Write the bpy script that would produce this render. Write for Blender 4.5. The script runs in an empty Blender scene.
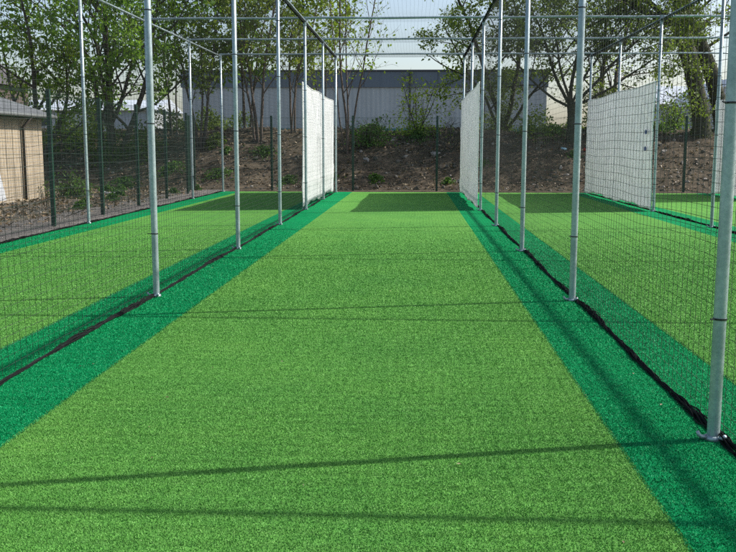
import bpy, math, random
import numpy as np
from mathutils import Matrix, Vector, noise

random.seed(11)
rng = np.random.default_rng(11)
scene = bpy.context.scene
COL = scene.collection
PI = math.pi

# ------------------------------------------------------------------ helpers
class MB:
    """collects vertices and faces of ONE mesh"""
    def __init__(s):
        s.v = []; s.f = []; s.m = []
    def add(s, vs, fs, mi=0):
        o = len(s.v)
        s.v += [tuple(p) for p in vs]
        for f in fs:
            s.f.append([i + o for i in f]); s.m.append(mi)
    def box(s, x0, x1, y0, y1, z0, z1, mi=0):
        s.add([(x0,y0,z0),(x1,y0,z0),(x1,y1,z0),(x0,y1,z0),(x0,y0,z1),(x1,y0,z1),(x1,y1,z1),(x0,y1,z1)],
              [(0,3,2,1),(4,5,6,7),(0,1,5,4),(1,2,6,5),(2,3,7,6),(3,0,4,7)], mi)
    def tube(s, pts, rad, n=8, cap=True, mi=0):
        pts = [Vector(p) for p in pts]
        if not hasattr(rad, '__len__'): rad = [rad]*len(pts)
        rings = []; up = None
        for i, p in enumerate(pts):
            a = pts[max(i-1,0)]; b = pts[min(i+1,len(pts)-1)]
            t = (b-a)
            if t.length < 1e-9: t = Vector((0,0,1))
            t.normalize()
            if up is None:
                up = Vector((1,0,0)) if abs(t.x) < .8 else Vector((0,1,0))
            e1 = t.cross(up)
            if e1.length < 1e-6:
                up = Vector((0,1,0)) if abs(t.y) < .8 else Vector((0,0,1)); e1 = t.cross(up)
            e1.normalize(); e2 = t.cross(e1); up = -e2 if False else up
            rings.append([p + rad[i]*(math.cos(2*PI*k/n)*e1 + math.sin(2*PI*k/n)*e2) for k in range(n)])
        vs = [q for r in rings for q in r]; fs = []
        for i in range(len(pts)-1):
            for k in range(n):
                k2 = (k+1) % n
                fs.append((i*n+k, (i+1)*n+k, (i+1)*n+k2, i*n+k2))
        if cap:
            fs.append(tuple(range(n))); fs.append(tuple((len(pts)-1)*n+k for k in reversed(range(n))))
        s.add(vs, fs, mi)
    def build(s, name, mats, parent=None, smooth=False, loc=None):
        me = bpy.data.meshes.new(name)
        me.from_pydata(s.v, [], s.f)
        if not isinstance(mats, (list, tuple)): mats = [mats]
        for m in mats: me.materials.append(m)
        if len(mats) > 1: me.polygons.foreach_set('material_index', s.m)
        if smooth: me.polygons.foreach_set('use_smooth', [True]*len(me.polygons))
        me.update()
        return link(name, me, parent, loc)

def link(name, me, parent=None, loc=None):
    o = bpy.data.objects.new(name, me); COL.objects.link(o)
    if parent is not None: o.parent = parent
    if loc is not None: o.location = loc
    return o

def np_mesh(name, V, F, mats, parent=None, mi=None, smooth=False):
    """V (n,3) array, F (m,k) array with constant k"""
    me = bpy.data.meshes.new(name)
    V = np.asarray(V, np.float32); F = np.asarray(F, np.int32)
    k = F.shape[1]
    me.vertices.add(len(V)); me.vertices.foreach_set('co', V.ravel())
    me.loops.add(F.size); me.loops.foreach_set('vertex_index', F.ravel())
    me.polygons.add(len(F)); me.polygons.foreach_set('loop_start', np.arange(0, F.size, k, dtype=np.int32))
    if not isinstance(mats, (list, tuple)): mats = [mats]
    for m in mats: me.materials.append(m)
    if mi is not None: me.polygons.foreach_set('material_index', np.asarray(mi, np.int32))
    me.polygons.foreach_set('use_smooth', np.full(len(F), smooth, dtype=bool))
    me.update(calc_edges=True)
    return link(name, me, parent)

def tag(o, label, cat, group=None, kind=None):
    if label: o['label'] = label
    if cat: o['category'] = cat
    if group: o['group'] = group
    if kind: o['kind'] = kind
    return o
def empty(name, loc, label, cat, group=None):
    o = bpy.data.objects.new(name, None); COL.objects.link(o); o.location = loc; o.empty_display_size = .2
    return tag(o, label, cat, group)
def structure(o):
    o['kind'] = 'structure'; return o
def fn(x, y=0., z=0., s=1.):
    return noise.noise(Vector((x*s, y*s, z*s)))
def fbm(x, y, z=0., s=1., o=4):
    return noise.fractal(Vector((x*s, y*s, z*s)), 1.0, 2.0, o)

# ------------------------------------------------------------------ materials
def new_mat(name):
    m = bpy.data.materials.new(name); m.use_nodes = True
    nt = m.node_tree; b = nt.nodes['Principled BSDF']
    return m, nt, b
def nd(nt, t, **kw):
    n = nt.nodes.new(t)
    for k, v in kw.items(): setattr(n, k, v)
    return n
def noise_ramp(nt, scale, stops, detail=4, rough=.6, vec=None, dist=0.):
    n = nd(nt, 'ShaderNodeTexNoise'); n.inputs['Scale'].default_value = scale
    n.inputs['Detail'].default_value = detail; n.inputs['Roughness'].default_value = rough
    n.inputs['Distortion'].default_value = dist
    if vec: nt.links.new(vec, n.inputs['Vector'])
    r = nd(nt, 'ShaderNodeValToRGB'); cr = r.color_ramp
    while len(cr.elements) < len(stops): cr.elements.new(.5)
    for e, (p, c) in zip(cr.elements, stops): e.position = p; e.color = (*c, 1)
    nt.links.new(n.outputs['Fac'], r.inputs['Fac'])
    return r.outputs['Color'], n.outputs['Fac']
def mixc(nt, a, b, fac, mode='MIX'):
    m = nd(nt, 'ShaderNodeMix', data_type='RGBA', blend_type=mode)
    for sock, v in ((m.inputs[6], a), (m.inputs[7], b), (m.inputs[0], fac)):
        if hasattr(v, 'is_output'): nt.links.new(v, sock)
        elif isinstance(v, tuple): sock.default_value = (*v, 1)
        else: sock.default_value = v
    return m.outputs[2]
def coord(nt, obj=False):
    if obj: return nd(nt, 'ShaderNodeTexCoord').outputs['Object']
    return nd(nt, 'ShaderNodeNewGeometry').outputs['Position']
def bump(nt, b, h, strength, dist):
    n = nd(nt, 'ShaderNodeBump'); n.inputs['Strength'].default_value = strength; n.inputs['Distance'].default_value = dist
    nt.links.new(h, n.inputs['Height']); nt.links.new(n.outputs['Normal'], b.inputs['Normal'])
def simple(name, col, rough=.6, metal=0., var=.12, scale=6., bmp=0.):
    m, nt, b = new_mat(name)
    p = coord(nt)
    lo = tuple(c*(1-var) for c in col); hi = tuple(min(1, c*(1+var)) for c in col)
    c, f = noise_ramp(nt, scale, [(.3, lo), (.7, hi)], vec=p)
    nt.links.new(c, b.inputs['Base Color'])
    b.inputs['Roughness'].default_value = rough; b.inputs['Metallic'].default_value = metal
    if bmp: bump(nt, b, f, .5, bmp)
    return m

def pile_rows(nt, c, p):
    # stitched rows across the lane and faint broad patches where the pile lies differently
    wv = nd(nt, 'ShaderNodeTexWave', wave_type='BANDS', bands_direction='Y'); nt.links.new(p, wv.inputs['Vector'])
    wv.inputs['Scale'].default_value = 2.6; wv.inputs['Distortion'].default_value = 2.2; wv.inputs['Detail'].default_value = 2; wv.inputs['Detail Scale'].default_value = 3.
    rr = nd(nt, 'ShaderNodeValToRGB'); rr.color_ramp.elements[0].color = (.93,.93,.93,1); rr.color_ramp.elements[1].color = (1.05,1.05,1.05,1)
    nt.links.new(wv.outputs['Fac'], rr.inputs['Fac'])
    c = mixc(nt, c, rr.outputs['Color'], 1., 'MULTIPLY')
    c5, f5 = noise_ramp(nt, 3.2, [(.3, (.90,.93,.90)), (.7, (1.10,1.05,1.05))], detail=5, rough=.65, vec=p, dist=.5)
    return mixc(nt, c, c5, 1., 'MULTIPLY')
def turf_mats(name, dark, mid, lite, fleck):
    # ground sheet under the pile
    m, nt, b = new_mat(name)
    p = coord(nt)
    c1, f1 = noise_ramp(nt, 170., [(.34, dark), (.5, mid), (.66, lite)], detail=2, rough=.7, vec=p)
    c2, f2 = noise_ramp(nt, 46., [(.3, tuple(x*.80 for x in mid)), (.7, tuple(min(1, x*1.2) for x in mid))], detail=3, vec=p)
    c = mixc(nt, c1, c2, .40)
    c3, f3 = noise_ramp(nt, .9, [(.3, (.86,.92,.9)), (.7, (1.12,1.06,1.0))], detail=4, vec=p)
    c = pile_rows(nt, mixc(nt, c, c3, 1., 'MULTIPLY'), p)
    c = mixc(nt, c, (.80,.82,.80), 1., 'MULTIPLY')
    nt.links.new(c, b.inputs['Base Color'])
    b.inputs['Roughness'].default_value = .8; b.inputs['Specular IOR Level'].default_value = .05
    bump(nt, b, f1, .9, .006)
    # yarn blades
    m2, nt, b = new_mat(name + '_yarn')
    p = coord(nt)
    g = nd(nt, 'ShaderNodeNewGeometry')
    r = nd(nt, 'ShaderNodeValToRGB'); cr = r.color_ramp
    for t in (.4, .8): cr.elements.new(t)
    for e, (q, cc) in zip(cr.elements, [(0, dark), (.35, mid), (.82, lite), (1., fleck)]): e.position = q; e.color = (*cc, 1)
    nt.links.new(g.outputs['Random Per Island'], r.inputs['Fac'])
    c3, f3 = noise_ramp(nt, .9, [(.3, (.86,.92,.9)), (.7, (1.12,1.06,1.0))], detail=4, vec=p)
    c = pile_rows(nt, mixc(nt, r.outputs['Color'], c3, 1., 'MULTIPLY'), p)
    nt.links.new(c, b.inputs['Base Color'])
    b.inputs['Roughness'].default_value = .5; b.inputs['Specular IOR Level'].default_value = .12
    return [m, m2]

M_LANE = turf_mats('turf_light_green', (.074,.228,.046), (.106,.295,.060), (.138,.345,.074), (.20,.41,.12))
M_EDGE = turf_mats('turf_blue_green', (.0,.135,.045), (.002,.225,.076), (.005,.29,.105), (.05,.40,.19))

def galv():
    m, nt, b = new_mat('galvanised_steel')
    p = coord(nt, True)
    c, f = noise_ramp(nt, 38., [(.3, (.29,.36,.37)), (.5, (.37,.44,.455)), (.75, (.48,.54,.55))], detail=5, rough=.7, vec=p)
    c2, f2 = noise_ramp(nt, 3., [(.38, (.70,.73,.74)), (.5,(.88,.9,.9)), (.62, (1.04,1.04,1.04))], vec=p)
    nt.links.new(mixc(nt, c, c2, 1., 'MULTIPLY'), b.inputs['Base Color'])
    b.inputs['Metallic'].default_value = .45; b.inputs['Roughness'].default_value = .42
    bump(nt, b, f, .15, .001)
    return m
M_GALV = galv()
M_NET = simple('black_net_cord', (.012,.014,.013), .6, 0, .2)
M_ROPE = simple('black_hem_rope', (.005,.0065,.006), .85, 0, .35, 40)
M_ROPE.node_tree.nodes['Principled BSDF'].inputs['Specular IOR Level'].default_value = .12
M_TIE = simple('black_cable_tie', (.012,.012,.013), .4)
M_FENCE = simple('dark_green_powder_coat', (.006,.034,.02), .45)
M_WIRE = simple('dark_green_fence_wire', (.010,.040,.024), .5)

def cloth(name, col, tr):
    m, nt, b = new_mat(name)
    p = coord(nt)
    c, f = noise_ramp(nt, 2.3, [(.3, tuple(x*.88 for x in col)), (.65, col)], detail=6, rough=.65, vec=p, dist=.6)
    cs, fs = noise_ramp(nt, 5.5, [(.60, (1,1,1)), (.74, (.86,.84,.80))], detail=5, rough=.7, vec=p, dist=.8)
    c = mixc(nt, c, cs, 1., 'MULTIPLY')
    cm, fm = noise_ramp(nt, 9., [(.71, (1,1,1)), (.745, (.66,.60,.56))], detail=1, vec=p)
    c = mixc(nt, c, cm, 1., 'MULTIPLY')
    nt.links.new(c, b.inputs['Base Color']); b.inputs['Roughness'].default_value = .6
    c4, f4 = noise_ramp(nt, 14., [(.3, (0,0,0)), (.7, (1,1,1))], detail=4, vec=p, dist=1.2)
    bump(nt, b, f4, .14, .02)
    t = nd(nt, 'ShaderNodeBsdfTranslucent'); nt.links.new(c, t.inputs['Color'])
    mx = nd(nt, 'ShaderNodeMixShader'); mx.inputs[0].default_value = tr
    nt.links.new(b.outputs[0], mx.inputs[1]); nt.links.new(t.outputs[0], mx.inputs[2])
    nt.links.new(mx.outputs[0], nt.nodes['Material Output'].inputs['Surface'])
    return m
M_SHEET = cloth('white_canvas', (.755,.77,.765), .36)
M_HEM = simple('white_hem_tape', (.70,.71,.69), .6)
M_BLUE = simple('blue_print', (.03,.07,.20), .6)

def leaf_mat(name, cols, tr=.35):
    m, nt, b = new_mat(name)
    g = nd(nt, 'ShaderNodeNewGeometry')
    r = nd(nt, 'ShaderNodeValToRGB'); cr = r.color_ramp
    while len(cr.elements) < len(cols): cr.elements.new(.5)
    for i, (e, cc) in enumerate(zip(cr.elements, cols)): e.position = i/(len(cols)-1); e.color = (*cc, 1)
    nt.links.new(g.outputs['Random Per Island'], r.inputs['Fac'])
    c, f = noise_ramp(nt, .8, [(.35, (.75,.8,.8)), (.65, (1.15,1.1,1.))], vec=g.outputs['Position'])
    c = mixc(nt, r.outputs['Color'], c, 1., 'MULTIPLY')
    nt.links.new(c, b.inputs['Base Color']); b.inputs['Roughness'].default_value = .5
    b.inputs['Specular IOR Level'].default_value = .3
    t = nd(nt, 'ShaderNodeBsdfTranslucent')
    cb = mixc(nt, c, (1.3,1.35,.7), 1., 'MULTIPLY'); nt.links.new(cb, t.inputs['Color'])
    mx = nd(nt, 'ShaderNodeMixShader'); mx.inputs[0].default_value = tr
    nt.links.new(b.outputs[0], mx.inputs[1]); nt.links.new(t.outputs[0], mx.inputs[2])
    nt.links.new(mx.outputs[0], nt.nodes['Material Output'].inputs['Surface'])
    return m
M_LEAF_A = leaf_mat('spring_leaf_yellow_green', [(.14,.21,.026), (.21,.30,.04), (.28,.37,.06)], .45)
M_LEAF_B = leaf_mat('spring_leaf_green', [(.085,.175,.025), (.145,.265,.038), (.22,.345,.055)], .45)
M_LEAF_C = leaf_mat('olive_leaf', [(.08,.125,.022), (.13,.19,.034), (.19,.255,.05)], .42)
M_LEAF_D = leaf_mat('young_bronze_leaf', [(.12,.18,.028), (.17,.235,.04), (.23,.25,.06)], .45)
M_IVY = leaf_mat('ivy_leaf', [(.03,.06,.012), (.09,.13,.025), (.20,.22,.05)], .2)
M_WEED = leaf_mat('weed_leaf', [(.05,.11,.02), (.08,.16,.03), (.10,.19,.04)])
M_DEAD = leaf_mat('dead_leaf', [(.07,.045,.028), (.13,.085,.05), (.22,.155,.095), (.34,.27,.18)], .1)
def bark(name, a, b_):
    m, nt, b = new_mat(name)
    p = coord(nt)
    mp = nd(nt, 'ShaderNodeMapping'); mp.inputs['Scale'].default_value = (1,1,.25); nt.links.new(p, mp.inputs['Vector'])
    c, f = noise_ramp(nt, 22., [(.3, a), (.7, b_)], detail=6, vec=mp.outputs[0])
    nt.links.new(c, b.inputs['Base Color']); b.inputs['Roughness'].default_value = .9
    bump(nt, b, f, .8, .02)
    return m
M_BARK = bark('grey_brown_bark', (.035,.028,.022), (.11,.095,.075))
M_BARK_DARK = bark('dark_mossy_bark', (.016,.015,.010), (.055,.055,.026))
M_BARK_RED = bark('reddish_young_bark', (.06,.042,.032), (.15,.115,.09))

def soil(name, a, b_, c_, s1=2.2, s2=22.):
    m, nt, b = new_mat(name)
    p = coord(nt)
    c1, f1 = noise_ramp(nt, s1, [(.32, a), (.52, b_), (.7, c_)], detail=8, rough=.7, vec=p)
    c2, f2 = noise_ramp(nt, s2, [(.3, (.55,.55,.55)), (.7, (1.35,1.3,1.25))], detail=5, rough=.75, vec=p)
    nt.links.new(mixc(nt, c1, c2, 1., 'MULTIPLY'), b.inputs['Base Color'])
    b.inputs['Roughness'].default_value = .95; b.inputs['Specular IOR Level'].default_value = .15
    bump(nt, b, f2, 1., .05)
    return m
M_SOIL = soil('bank_soil', (.050,.041,.029), (.096,.078,.056), (.165,.135,.096))
M_DIRT = soil('trodden_dirt', (.10,.09,.074), (.165,.15,.123), (.24,.22,.18), 1.3, 30.)
M_GRAVEL = soil('grey_gravel', (.14,.132,.122), (.22,.207,.192), (.31,.292,.272), 5., 55.)
M_STONE = simple('pale_stone', (.26,.235,.205), .9, 0, .3, 9)
M_CLOD = simple('soil_clod', (.095,.083,.064), .95, 0, .4, 5)
M_CLAD = simple('pale_grey_cladding', (.37,.405,.40), .5, 0, .05, .25)
def streaks(m, amt):
    nt = m.node_tree; b = nt.nodes['Principled BSDF']; old = b.inputs['Base Color'].links[0].from_socket
    mp = nd(nt, 'ShaderNodeMapping'); mp.inputs['Scale'].default_value = (1., 1., .06); nt.links.new(coord(nt), mp.inputs['Vector'])
    c, f = noise_ramp(nt, 2.2, [(.3, (1-amt,)*3), (.65, (1.04,1.04,1.04))], detail=6, rough=.7, vec=mp.outputs[0])
    nt.links.new(mixc(nt, old, c, 1., 'MULTIPLY'), b.inputs['Base Color'])
streaks(M_CLAD, .16)
M_BAND = simple('slate_blue_cladding', (.105,.135,.16), .5, 0, .08, .3)
streaks(M_BAND, .14)
M_TRIM = simple('dark_trim', (.035,.04,.05), .5)
M_TEAL = simple('teal_plinth', (.05,.17,.15), .5)
M_ROOF = simple('grey_felt_roof', (.10,.107,.115), .85, 0, .25, 7)
M_HOUSE = simple('dark_brick', (.085,.065,.055), .9, 0, .2, 3)
M_HROOF = simple('dark_slate_roof', (.055,.05,.05), .8, 0, .2, 4)
M_WHITE = simple('white_board', (.72,.72,.70), .6)
M_PALE = simple('pale_render', (.48,.50,.52), .8, 0, .06, 1)
M_TAN = simple('tan_render', (.26,.22,.17), .85, 0, .1, 1)
M_GLASS = simple('dark_window_glass', (.03,.035,.045), .12)
M_LROOF = simple('light_sheet_roof', (.42,.46,.50), .5)
M_RED = simple('red_plastic', (.35,.03,.02), .5)
M_CYAN = simple('pale_blue_plastic', (.35,.55,.65), .5)
M_GUT = simple('grey_gutter', (.16,.17,.17), .5)
M_PIPE = simple('brown_downpipe', (.05,.032,.025), .6)

def brick_mat():
    m, nt, b = new_mat('tan_brick')
    tc = nd(nt, 'ShaderNodeNewGeometry')
    sp = nd(nt, 'ShaderNodeSeparateXYZ'); nt.links.new(tc.outputs['Position'], sp.inputs[0])
    ad = nd(nt, 'ShaderNodeMath', operation='ADD'); nt.links.new(sp.outputs['X'], ad.inputs[0]); nt.links.new(sp.outputs['Y'], ad.inputs[1])
    cb = nd(nt, 'ShaderNodeCombineXYZ'); nt.links.new(ad.outputs[0], cb.inputs[0]); nt.links.new(sp.outputs['Z'], cb.inputs[1])
    t = nd(nt, 'ShaderNodeTexBrick'); nt.links.new(cb.outputs[0], t.inputs['Vector'])
    t.inputs['Color1'].default_value = (.34,.275,.185,1); t.inputs['Color2'].default_value = (.39,.325,.225,1)
    t.inputs['Mortar'].default_value = (.36,.33,.28,1); t.inputs['Scale'].default_value = 1.
    t.inputs['Brick Width'].default_value = .225; t.inputs['Row Height'].default_value = .075; t.inputs['Mortar Size'].default_value = .010
    c, f = noise_ramp(nt, 1.5, [(.3, (.78,.76,.74)), (.7, (1.08,1.05,1.02))], detail=6, vec=tc.outputs['Position'])
    nt.links.new(mixc(nt, t.outputs['Color'], c, 1., 'MULTIPLY'), b.inputs['Base Color'])
    b.inputs['Roughness'].default_value = .9
    return m
M_BRICK = brick_mat()

# ------------------------------------------------------------------ layout (metres; camera above the origin, +Y up the lane)
LL, L, R, RR, RRR = -5.86, -2.39, 1.44, 5.17, 8.90
ST = {1: 4.316, 2: 8.30, 3: 12.28, 4: 16.20, 5: 20.14, 6: 24.03, 7: 27.89}
NEAR, H = .39, 4.07
FAR = 28.15

# ------------------------------------------------------------------ ground
def grid_mesh(name, xs, ys, zf, mat, smooth=True):
    X, Y = np.meshgrid(xs, ys)
    Z = np.array([[zf(x, y) for x in xs] for y in ys])
    V = np.stack([X.ravel(), Y.ravel(), Z.ravel()], 1)
    nx, ny = len(xs), len(ys)
    i, j = np.meshgrid(np.arange(nx-1), np.arange(ny-1))
    a = (j*nx+i).ravel()
    F = np.stack([a, a+1, a+nx+1, a+nx], 1)
    return np_mesh(name, V, F, mat, smooth=smooth)

def toe(x):
    return 29.5 + .35*fn(x, 3.3, 0, .4) + (0.9 if x < -7 else 0)*min(1, (-x-7)/3 if x < -7 else 0)
def bank_z(x, y):
    t = y - toe(x)
    if t < 0: return -.06 - min(.3, -t*.3)
    s = min(1, t/5.2); s = s*s*(3-2*s)*.55 + s*.45
    h = 1.98*s*(1 + .05*fn(x, 1.7, 0, .35))
    if t < 40:
        a = min(1, t/.8)*(1 if t < 9 else max(.15, 1-(t-9)/20))
        h += a*(.14*fbm(x, y, 0, .7, 5) + .055*fbm(x, y, 4, 3.0, 3))
    return h
ground = structure(grid_mesh('ground', np.concatenate([np.linspace(-300, -40, 14), np.linspace(-36, -5.5, 62), np.linspace(-5, 40, 24), np.linspace(60, 300, 10)]),
     np.concatenate([np.linspace(-60, 5, 8), np.linspace(6, 36, 76), [60, 120, 400]]),
     lambda x, y: -.035 + (.03*fbm(x, y, 0, .8, 4) if -36 < x < -6.6 and 6 < y < 36 else 0), M_DIRT))
bank = structure(grid_mesh('earth_bank', np.concatenate([np.linspace(-250, -26, 16), np.arange(-24, 20, .16), np.linspace(22, 250, 16)]),
     np.concatenate([np.arange(28.9, 38, .16), np.linspace(38.5, 60, 14), [90, 150, 260, 420]]), bank_z, M_SOIL))
mb = MB(); mb.box(-7.3, LL-.06, -4, 29.2, -.1, .012); structure(mb.build('gravel_strip', M_GRAVEL))
mb = MB(); mb.box(LL-.06, 16, FAR, 29.6, -.1, .004); structure(mb.build('soil_verge', M_SOIL))

# ------------------------------------------------------------------ artificial turf with a short pile of yarn
def turf(name, x0, x1, mats, ystart, z):
    ys = np.arange(-4, FAR+.001, .4); ys[-1] = FAR
    V = [(x0,-4,z),(x1,-4,z),(x1,FAR,z),(x0,FAR,z)]
    # blade positions, density falling with distance from the lane's near end
    pts = []
    D = 44000.
    Y = ystart
    while Y < 17:
        dY = .25; dens = D*min(1, (4.2/max(Y, .1))**2)*min(1, (17-Y)/6)
        n = int(dens*dY*(x1-x0)); q = rng.random((n, 2))
        pts.append(np.stack([x0 - .009 + q[:,0]*(x1-x0+.018), Y + q[:,1]*dY], 1)); Y += dY
    P = np.concatenate(pts); n = len(P)
    sc = np.clip(P[:,1]/5.5, 1., 2.2)
    w = (.0013 + .0011*rng.random(n))*sc; h = (.0035 + .0045*rng.random(n))*np.minimum(sc, 1.4)
    a = rng.random(n)*2*PI; lean = (.001 + .0055*rng.random(n))*np.minimum(sc, 1.5); la = rng.random(n)*2*PI
    B = np.column_stack([P, np.full(n, z)])
    d = np.column_stack([np.cos(a)*w, np.sin(a)*w, np.zeros(n)])
    tip = B + np.column_stack([np.cos(la)*lean, np.sin(la)*lean, h])
    VV = np.concatenate([np.array(V, float), np.stack([B-d, B+d, tip], 1).reshape(-1, 3)])
    tri = np.arange(n*3).reshape(-1, 3) + 4
    F = np.concatenate([np.array([[0,1,2],[0,2,3]]), tri])
    mi = np.ones(len(F), int); mi[:2] = 0
    return structure(np_mesh(name, VV, F, mats, mi=mi))
BW = .47
turf('turf_lane', L+BW+.01, R-BW, M_LANE, 2.4, .012)
turf('turf_lane', LL+.50, L-BW+.02, M_LANE, 5.5, .012)
turf('turf_lane', R+BW-.01, RR-BW, M_LANE, 4.6, .012)
turf('turf_lane', RR+BW, RRR-BW, M_LANE, 16, .012)
turf('turf_border', LL-.05, LL+.50, M_EDGE, 11, .012)
turf('turf_border', L-BW+.02, L+BW+.01, M_EDGE, 3.6, .012)
turf('turf_border', R-BW, R+BW-.01, M_EDGE, 2.4, .012)
turf('turf_border', RR-BW, RR+BW, M_EDGE, 12, .012)
turf('turf_border', RRR-BW, RRR+BW, M_EDGE, 16, .012)

# ------------------------------------------------------------------ galvanised posts, rails, cross tubes
ORD = {1: 'nearest and thickest', 2: 'second', 3: 'third', 4: 'fourth'}
LINE_TXT = {'LL': 'the outer net line beside the gravel strip', 'L': 'the net line left of the middle lane',
            'R': 'the net line right of the middle lane', 'RR': 'the net line beyond the right lane'}
POST_LABEL = {
 ('R',1): 'thickest galvanised steel post, closest to the camera, right of the middle lane',
 ('R',2): 'galvanised post right of the middle lane, between the thickest post and the next one',
 ('R',3): 'galvanised post right of the middle lane, third of that line counting from the camera',
 ('R',4): 'galvanised post right of the middle lane, just before the shaded white sheet begins',
 ('R',5): 'galvanised post laced to the near edge of the shaded white sheet',
 ('R',6): 'galvanised post rising from behind the middle of the shaded white sheet',
 ('R',7): 'thin galvanised post at the far edge of the shaded white sheet',
 ('L',2): 'thickest galvanised post left of the middle lane, its foot in the blue green border',
 ('L',3): 'galvanised post left of the middle lane, second of that line from the camera',
 ('L',4): 'galvanised post left of the middle lane, just before the sunlit white sheet',
 ('L',5): 'galvanised post at the near edge of the sunlit white sheet',
 ('L',6): 'galvanised post standing in front of the middle of the sunlit white sheet',
 ('L',7): 'galvanised post at the far edge of the sunlit white sheet',
 ('LL',4): 'leftmost galvanised post, on the turf edge beside the gravel strip near the brick shed',
 ('LL',5): 'galvanised post on the gravel edge of the turf, partly behind a thicker post',
 ('LL',6): 'galvanised post on the gravel edge of the turf, second from the far corner',
 ('LL',7): 'galvanised post at the far left corner of the turf, where gravel strip ends',
 ('RR',4): 'galvanised post of the right lane\'s far net, beside the thickest post',
 ('RR',5): 'galvanised post at the near edge of the wide white sheet by the right lane',
 ('RR',6): 'galvanised post rising behind the top of the wide white sheet',
 ('RR',7): 'thin galvanised post at the far edge of the wide white sheet',
}
def post(x, y, label, tiecol=True):
    root = empty('steel_post', (x, y, 0), label, 'post', 'galvanised posts of the net cage')
    m = MB(); m.tube([(0,0,.0),(0,0,.02),(0,0,2.),(0,0,H+.02)], .030, 18); m.build('tube', M_GALV, root, True)
    m = MB(); m.tube([(0,0,.010),(0,0,.030),(0,0,.034)], [.044,.042,.034], 18)
    m.tube([(-.036,-.012,.028),(-.062,-.014,.030),(-.074,-.014,.040),(-.080,-.014,.056)], [.011,.010,.010,.008], 8)
    m.tube([(.02,-.038,.03),(.03,-.056,.036),(.034,-.066,.05)], [.012,.011,.008], 8)
    m.build('foot_collar', M_GALV, root, True)
    for z in (.6, 1.6, 2.6, 3.55):
        m = MB(); m.tube([(0,0,z-.0045),(0,0,z+.0045)], .0335, 18); m.tube([(-.03,-.02,z),(-.055,-.035,z+.004)], .004, 5)
        m.build('cable_tie', M_TIE, root)
    m = MB(); m.tube([(0,0,H-.10),(0,0,H-.035)], .037, 18); m.box(-.014,.014,-.055,-.03,H-.10,H-.03)
    m.build('top_clamp', M_GALV, root, False)
    return root
XL = {'LL': LL, 'L': L, 'R': R, 'RR': RR}
for (ln, k), lab in POST_LABEL.items(): post(XL[ln], ST[k], lab)
post(RRR, ST[7], 'galvanised post at the far edge of the white sheet cut off by the picture edge')

RAIL_LABEL = {'LL': 'pale top rail sloping above the gravel edge of the turf', 'L': 'dark top rail over the net left of the middle lane',
   'R': 'dark top rail over the net right of the middle lane', 'RR': 'dark top rail above the wide white sheet', 'RRR': 'top rail over the outermost net, mostly out of view'}
for ln, x in (('LL', LL), ('L', L), ('R', R), ('RR', RR)):
    root = empty('top_rail', (x, NEAR, H+.0), RAIL_LABEL[ln], 'rail', 'lengthwise top rails of the net cage')
    m = MB(); m.tube([(0,0,0),(0,ST[7]-NEAR+.06,0)], .0225, 14); m.build('tube', M_GALV, root, True)
    if ln != 'LL':
        m = MB()
        for s in range(3):
            pts = []; n = 330
            for i in range(n+1):
                y = i*(ST[7]-NEAR)/n; a = i*1.1 + s*2.1
                pts.append((.030*math.cos(a)-.005, y, -.020+.034*math.sin(a)-.016*abs(math.sin(i*.31+s))))
            m.tube(pts, .0085, 4)
        m.build('net_lacing', M_ROPE, root)
for k in range(1, 8):
    lab = {5: 'topmost pale cross tube spanning the lanes overhead', 6: 'middle pale cross tube spanning the lanes overhead', 7: 'lowest and farthest pale cross tube closing the cage end',
           1: 'overhead cross tube whose thick shadow crosses the turf at the bottom edge', 2: 'overhead cross tube shadowing the lane by the second post pair',
           3: 'overhead cross tube shadowing the lane by the third post pair', 4: 'overhead cross tube casting the thin shadow just before the white sheets'}[k]
    root = empty('cross_tube', (0, ST[k], H+.03), lab, 'tube', 'cross tubes over the lanes')
    zz = .022
    m = MB()
    n = 40; pts = [(LL + (RRR+.4-LL)*i/n, 0, zz + .005*math.sin(i*.9+k)) for i in range(n+1)]
    m.tube(pts, .0245, 12); m.build('tube', M_GALV, root, True)
    for x in (LL, L, R, RR):
        m = MB(); m.box(x-.035, x+.035, -.032, .032, zz-.075, zz+.026); m.build('clamp', M_GALV, root)

# ------------------------------------------------------------------ nets: every cord a thin prism
def cord_arrays(P, r, wob):
    """P (ncord, npt, 3) polylines -> 3-sided prisms; wob = two unit vectors across the cord"""
    e1, e2 = np.array(wob[0], float), np.array(wob[1], float)
    nc, n, _ = P.shape
    offs = [r*(math.cos(2*PI*k/3)*e1 + math.sin(2*PI*k/3)*e2) for k in range(3)]
    V = np.stack([P + o for o in offs], 2)                     # nc,n,3,3
    base = (np.arange(nc)*n*3)[:,None,None] + (np.arange(n-1)*3)[None,:,None]
    k = np.arange(3)[None,None,:]; k2 = (k+1) % 3
    F = np.stack([base+k, base+k2, base+3+k2, base+3+k], -1).reshape(-1, 4)
    return V.reshape(-1, 3), F
def smooth2(u, v, seed):
    r = np.random.default_rng(seed); out = np.zeros(np.broadcast(u, v).shape)
    for i in range(7):
        fu, fv = r.uniform(.25, 1.6)*(1+.5*i), r.uniform(.2, 1.2)*(1+.4*i)
        out = out + np.sin(u*fu + r.uniform(0, 6.3))*np.sin(v*fv + r.uniform(0, 6.3))/(1+.6*i)
    return out/2.5
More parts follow.
